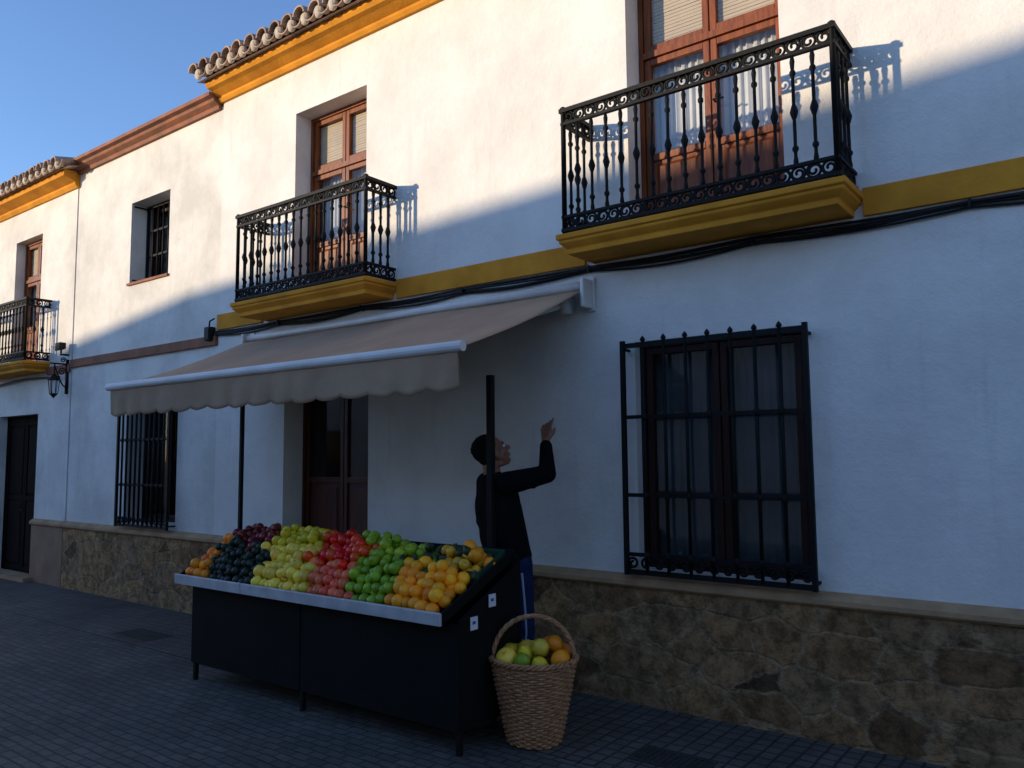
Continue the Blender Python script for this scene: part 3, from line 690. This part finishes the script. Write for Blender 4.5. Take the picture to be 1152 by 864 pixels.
for ph in (0,2.1,4.2):
    pts=[]
    for q in range(120):
        t=2*PI*q/120;a=t*14+ph;rr=r1+.004+.010*math.cos(a);pts.append((BX+rr*math.cos(t),BY+rr*math.sin(t),GZ+H+.004+.010*math.sin(a)))
    mb.tube(pts,.008,6,True)
mb.build('rim',m_wick,bk,True)
mb=MB()
for ph in (0,2.1,4.2):
    pts=[]
    for q in range(70):
        f=q/69;t=PI*f;a=q*.55+ph
        cr_=r1-.005;up=.27
        base_=V((math.cos(A_),math.sin(A_),0))*(-cr_*math.cos(t))+V((0,0,up*math.sin(t)**.85+(H-.04)))
        off=V((math.cos(A_),math.sin(A_),0))*(-math.cos(t)*.007*math.cos(a))+V((-math.sin(A_),math.cos(A_),0))*.008*math.sin(a)+V((0,0,math.sin(t)*.007*math.cos(a)))
        pts.append(V((BX,BY,GZ))+base_+off)
    mb.tube(pts,.008,6)
mb.build('handle',m_wick,bk,True)
bl={'green':('green apple heaped in the wicker basket','green apples in the basket'),'pear':('yellow lemon heaped in the wicker basket','yellow lemons in the basket'),
 'orange':('bright orange heaped in the wicker basket','oranges in the basket'),'yapple':('pale yellow apple heaped in the wicker basket','yellow apples in the basket')}
def bf(key,rgt,fwd,z):
    p=V((BX,BY,GZ+z))+Rt*rgt+V((Fw.x,Fw.y,0)).normalized()*fwd
    fruit(key,p,*bl[key],s=1.42)
for k,a,b,z in (('yapple',-.15,-.06,.46),('green',-.065,-.12,.46),('pear',.03,-.14,.445),('orange',.145,-.09,.46),
  ('pear',-.13,.05,.475),('yapple',.04,-.03,.51),('orange',.12,.03,.52),('yapple',-.04,.1,.48),('orange',.09,.13,.49),
  ('pear',-.1,.14,.45),('yapple',0,.17,.45),('pear',-.045,-.0,.475),('orange',.17,.09,.455)): bf(k,a,b,z)
# ============================================================ person
pr=empty('person',(-3.15,-.55,GZ),'person in black sweater behind the stall, looking up with one hand raised','person',rz=R(56))
pr['_local']=1
def remesh(mb,name,mat,parent,vox,sm=4):
    me=bpy.data.meshes.new('t');mb.bm.to_mesh(me);mb.bm.free();o=bpy.data.objects.new('t',me);col.objects.link(o)
    r=o.modifiers.new('r','REMESH');r.mode='VOXEL';r.voxel_size=vox
    s=o.modifiers.new('s','SMOOTH');s.factor=.5;s.iterations=sm
    dg=bpy.context.evaluated_depsgraph_get();m2=bpy.data.meshes.new_from_object(o.evaluated_get(dg))
    bpy.data.objects.remove(o);m2.name=name;m2.materials.clear();m2.materials.append(mat)
    m2.polygons.foreach_set('use_smooth',[True]*len(m2.polygons))
    o=bpy.data.objects.new(name,m2);col.objects.link(o);o.parent=parent;return o
sh={-1:V((-.09,-.2,1.42)),1:V((-.1,.2,1.41))}
el={-1:V((.16,-.235,1.465)),1:V((-.1,.27,1.15))}
wr={-1:V((.205,-.1,1.67)),1:V((.06,.24,.93))}
hp={-1:V((0,-.09,.9)),1:V((0,.09,.9))}
kn={-1:V((.03,-.1,.49)),1:V((.06,.11,.49))}
an={-1:V((-.03,-.11,.08)),1:V((.02,.12,.08))}
HM=Matrix.Translation((-.125,0,1.60))@Matrix.Rotation(R(2),4,'Z')@Matrix.Rotation(R(-33),4,'Y')@Matrix.Scale(1.05,4)
b=MB()
b.ell((-.012,0,.03),(.093,.074,.088),HM,28,18).ell((.028,0,-.03),(.062,.056,.08),HM,28,18).ell((.05,0,-.092),(.03,.03,.022),HM)
b.cap((-.01,-.035,-.075),(.045,-.015,-.095),.02,.018,HM).cap((-.01,.035,-.075),(.045,.015,-.095),.02,.018,HM)
b.cap((.086,0,.004),(.107,0,-.03),.008,.0125,HM);b.ell((.098,-.012,-.034),(.01,.008,.007),HM).ell((.098,.012,-.034),(.01,.008,.007),HM)
b.cap((.078,-.04,.02),(.084,-.012,.022),.009,.009,HM).cap((.078,.04,.02),(.084,.012,.022),.009,.009,HM)
b.ell((.083,0,-.058),(.013,.024,.006),HM).ell((.081,0,-.07),(.012,.02,.007),HM)
for s in (-1,1): b.ell((-.005,s*.079,-.012),(.018,.010,.032),HM).ell((.05,s*.04,-.03),(.022,.02,.022),HM)
b.cap((-.12,0,1.4),(-.135,0,1.54),.058,.056)
b.ell((-.085,0,1.26),(.1,.16,.18)).ell((-.03,0,1.05),(.1,.14,.17)).ell((0,0,.93),(.1,.14,.1))
for s in (-1,1):
    b.cap((-.1,0,1.40),sh[s],.05,.05);b.cap(sh[s],el[s],.045,.036);b.cap(el[s],wr[s],.036,.026)
    b.cap(hp[s],kn[s],.075,.052);b.cap(kn[s],an[s],.05,.036);b.cap(an[s],an[s]+V((.12,0,-.045)),.035,.025)
def hand(mb,w,d,side,n,curls):
    d=d.normalized();side=side.normalized();n=n.normalized()
    offs=(-.031,-.0105,.010,.029);ln=((.042,.026,.021),(.046,.03,.022),(.042,.028,.021),(.034,.021,.018))
    for o_,L,cu in zip(offs,ln,curls):
        k=w+d*.08+side*o_;mb.cap(w+side*o_*.5,k,.0145,.0115)
        p=k;a=0
        for i,l in enumerate(L):
            a+=cu*(1 if i==0 else 1.15);dd=(d*math.cos(a)+n*math.sin(a)+side*o_*2.2).normalized();q=p+dd*l*.9;mb.cap(p,q,.0098-.0008*i,.0088-.0008*i);p=q
    p=w+d*.028-side*.026;q=p+(d*.75-side*.5+n*.4).normalized()*.04;mb.cap(w+d*.01,p,.014,.014);mb.cap(p,q,.0125,.0105);mb.cap(q,q+(d*.9+n*.4).normalized()*.03,.0105,.009)
hand(b,wr[-1],V((.1,.12,.95)),V((-.6,.7,0)),V((.6,.6,-.1)),(.2,.38,.5,.6))
hand(b,wr[1],V((.25,-.05,-.95)),V((-1,0,-.2)),V((0,-1,0)),(.3,.35,.4,.45))
remesh(b,'body',m_skin,pr,.0045,2)
s_=MB()
s_.ell((-.092,0,1.26),(.14,.21,.2),None,30,18).ell((-.06,0,1.1),(.145,.2,.2),None,30,18).ell((-.025,0,.95),(.15,.19,.1),None,30,18)
s_.cap((-.085,-.07,1.22),(-.03,-.07,.98),.135,.13).cap((-.085,.07,1.22),(-.03,.07,.98),.135,.13)
s_.cap((-.115,0,1.385),(-.122,0,1.44),.09,.066)
for s in (-1,1):
    s_.cap((-.1,0,1.375),sh[s]-V((0,0,.01)),.088,.076);s_.cap(sh[s]-V((0,0,.01)),el[s],.075,.058);s_.cap(el[s],el[s].lerp(wr[s],.86),.058,.041)
    for f in (.2,.5,.8):
        p=el[s].lerp(wr[s],f);s_.ell(p,(.058-.018*f,.058-.018*f,.016))
    for f in (.35,.65):
        p=sh[s].lerp(el[s],f);s_.ell(p+V((0,0,-.01)),(.014,.066,.069))
remesh(s_,'sweater',m_swe,pr,.009,6)
t_=MB();t_.ell((-.005,0,.9),(.13,.17,.11),None,30,18)
for s in (-1,1):
    t_.cap(hp[s],kn[s],.106,.084);t_.cap(kn[s],an[s]+V((0,0,.0)),.084,.07)
    for z in (.14,.19,.52): t_.ell((an[s].x+(.03 if z>.4 else 0),an[s].y,z),(.078,.074,.018))
remesh(t_,'trousers',m_jean,pr,.01,3)
MB().tube([(.0,-.191,.86),(.01,-.190,.75),(.022,-.185,.62),(.03,-.177,.49),(.0,-.175,.3),(-.025,-.172,.12)],.009,6).build('stripe',m_str,pr,True)
for s in (-1,1):
    f=MB();a=an[s];f.cap((a.x-.03,a.y,.045),(a.x+.05,a.y,.05),.042,.042).cap((a.x+.05,a.y,.045),(a.x+.16,a.y+.01*s,.035),.04,.033).ell((a.x+.06,a.y,.018),(.14,.047,.02))
    remesh(f,'shoe',m_shoe,pr,.008,3)
h=MB();h.ell((-.022,0,.042),(.092,.078,.084),HM,28,18).ell((-.052,0,.01),(.05,.068,.065),HM,28,18)
for i in range(140):
    th=rnd.uniform(0,6.28);ph=rnd.uniform(.05,1.4)
    if math.cos(th)*math.sin(ph)>.75: continue
    h.ell((-.022+.09*math.cos(th)*math.sin(ph),.076*math.sin(th)*math.sin(ph),.042+.082*math.cos(ph)),(.010,.009,.008),HM,8,6)
remesh(h,'hair',m_hair,pr,.005,1)
for s in (-1,1): MB().ell((.076,s*.028,.002),(.011,.012,.009),HM).build('eye',m_card,pr,True)
# ============================================================ light
EL=R(6.5);AZ=R(35.8)
d=V((math.sin(AZ)*math.cos(EL),math.cos(AZ)*math.cos(EL),-math.sin(EL)))
sl=bpy.data.lights.new('sun','SUN');sl.energy=4.6;sl.angle=R(1.0);sl.color=(1,.81,.55)
so=bpy.data.objects.new('sun',sl);col.objects.link(so);so.rotation_euler=d.to_track_quat('-Z','Y').to_euler();so.location=(-5,-8,12)
w=bpy.data.worlds.new('World');sc.world=w;w.use_nodes=True;t=w.node_tree
bg=t.nodes['Background'];sk=t.nodes.new('ShaderNodeTexSky');sk.sky_type='NISHITA';sk.sun_disc=False;sk.sun_elevation=EL
sk.sun_rotation=math.atan2(-d.x,-d.y)%(2*PI);sk.air_density=1.0;sk.dust_density=.05;sk.ozone_density=3.2
mx=t.nodes.new('ShaderNodeMixRGB');mx.blend_type='MULTIPLY';mx.inputs[0].default_value=1;mx.inputs[2].default_value=(1.0,.87,.97,1)
t.links.new(sk.outputs[0],mx.inputs[1]);t.links.new(mx.outputs[0],bg.inputs[0]);bg.inputs[1].default_value=.43
sc.view_settings.view_transform='Standard';sc.view_settings.look='None';sc.view_settings.exposure=0
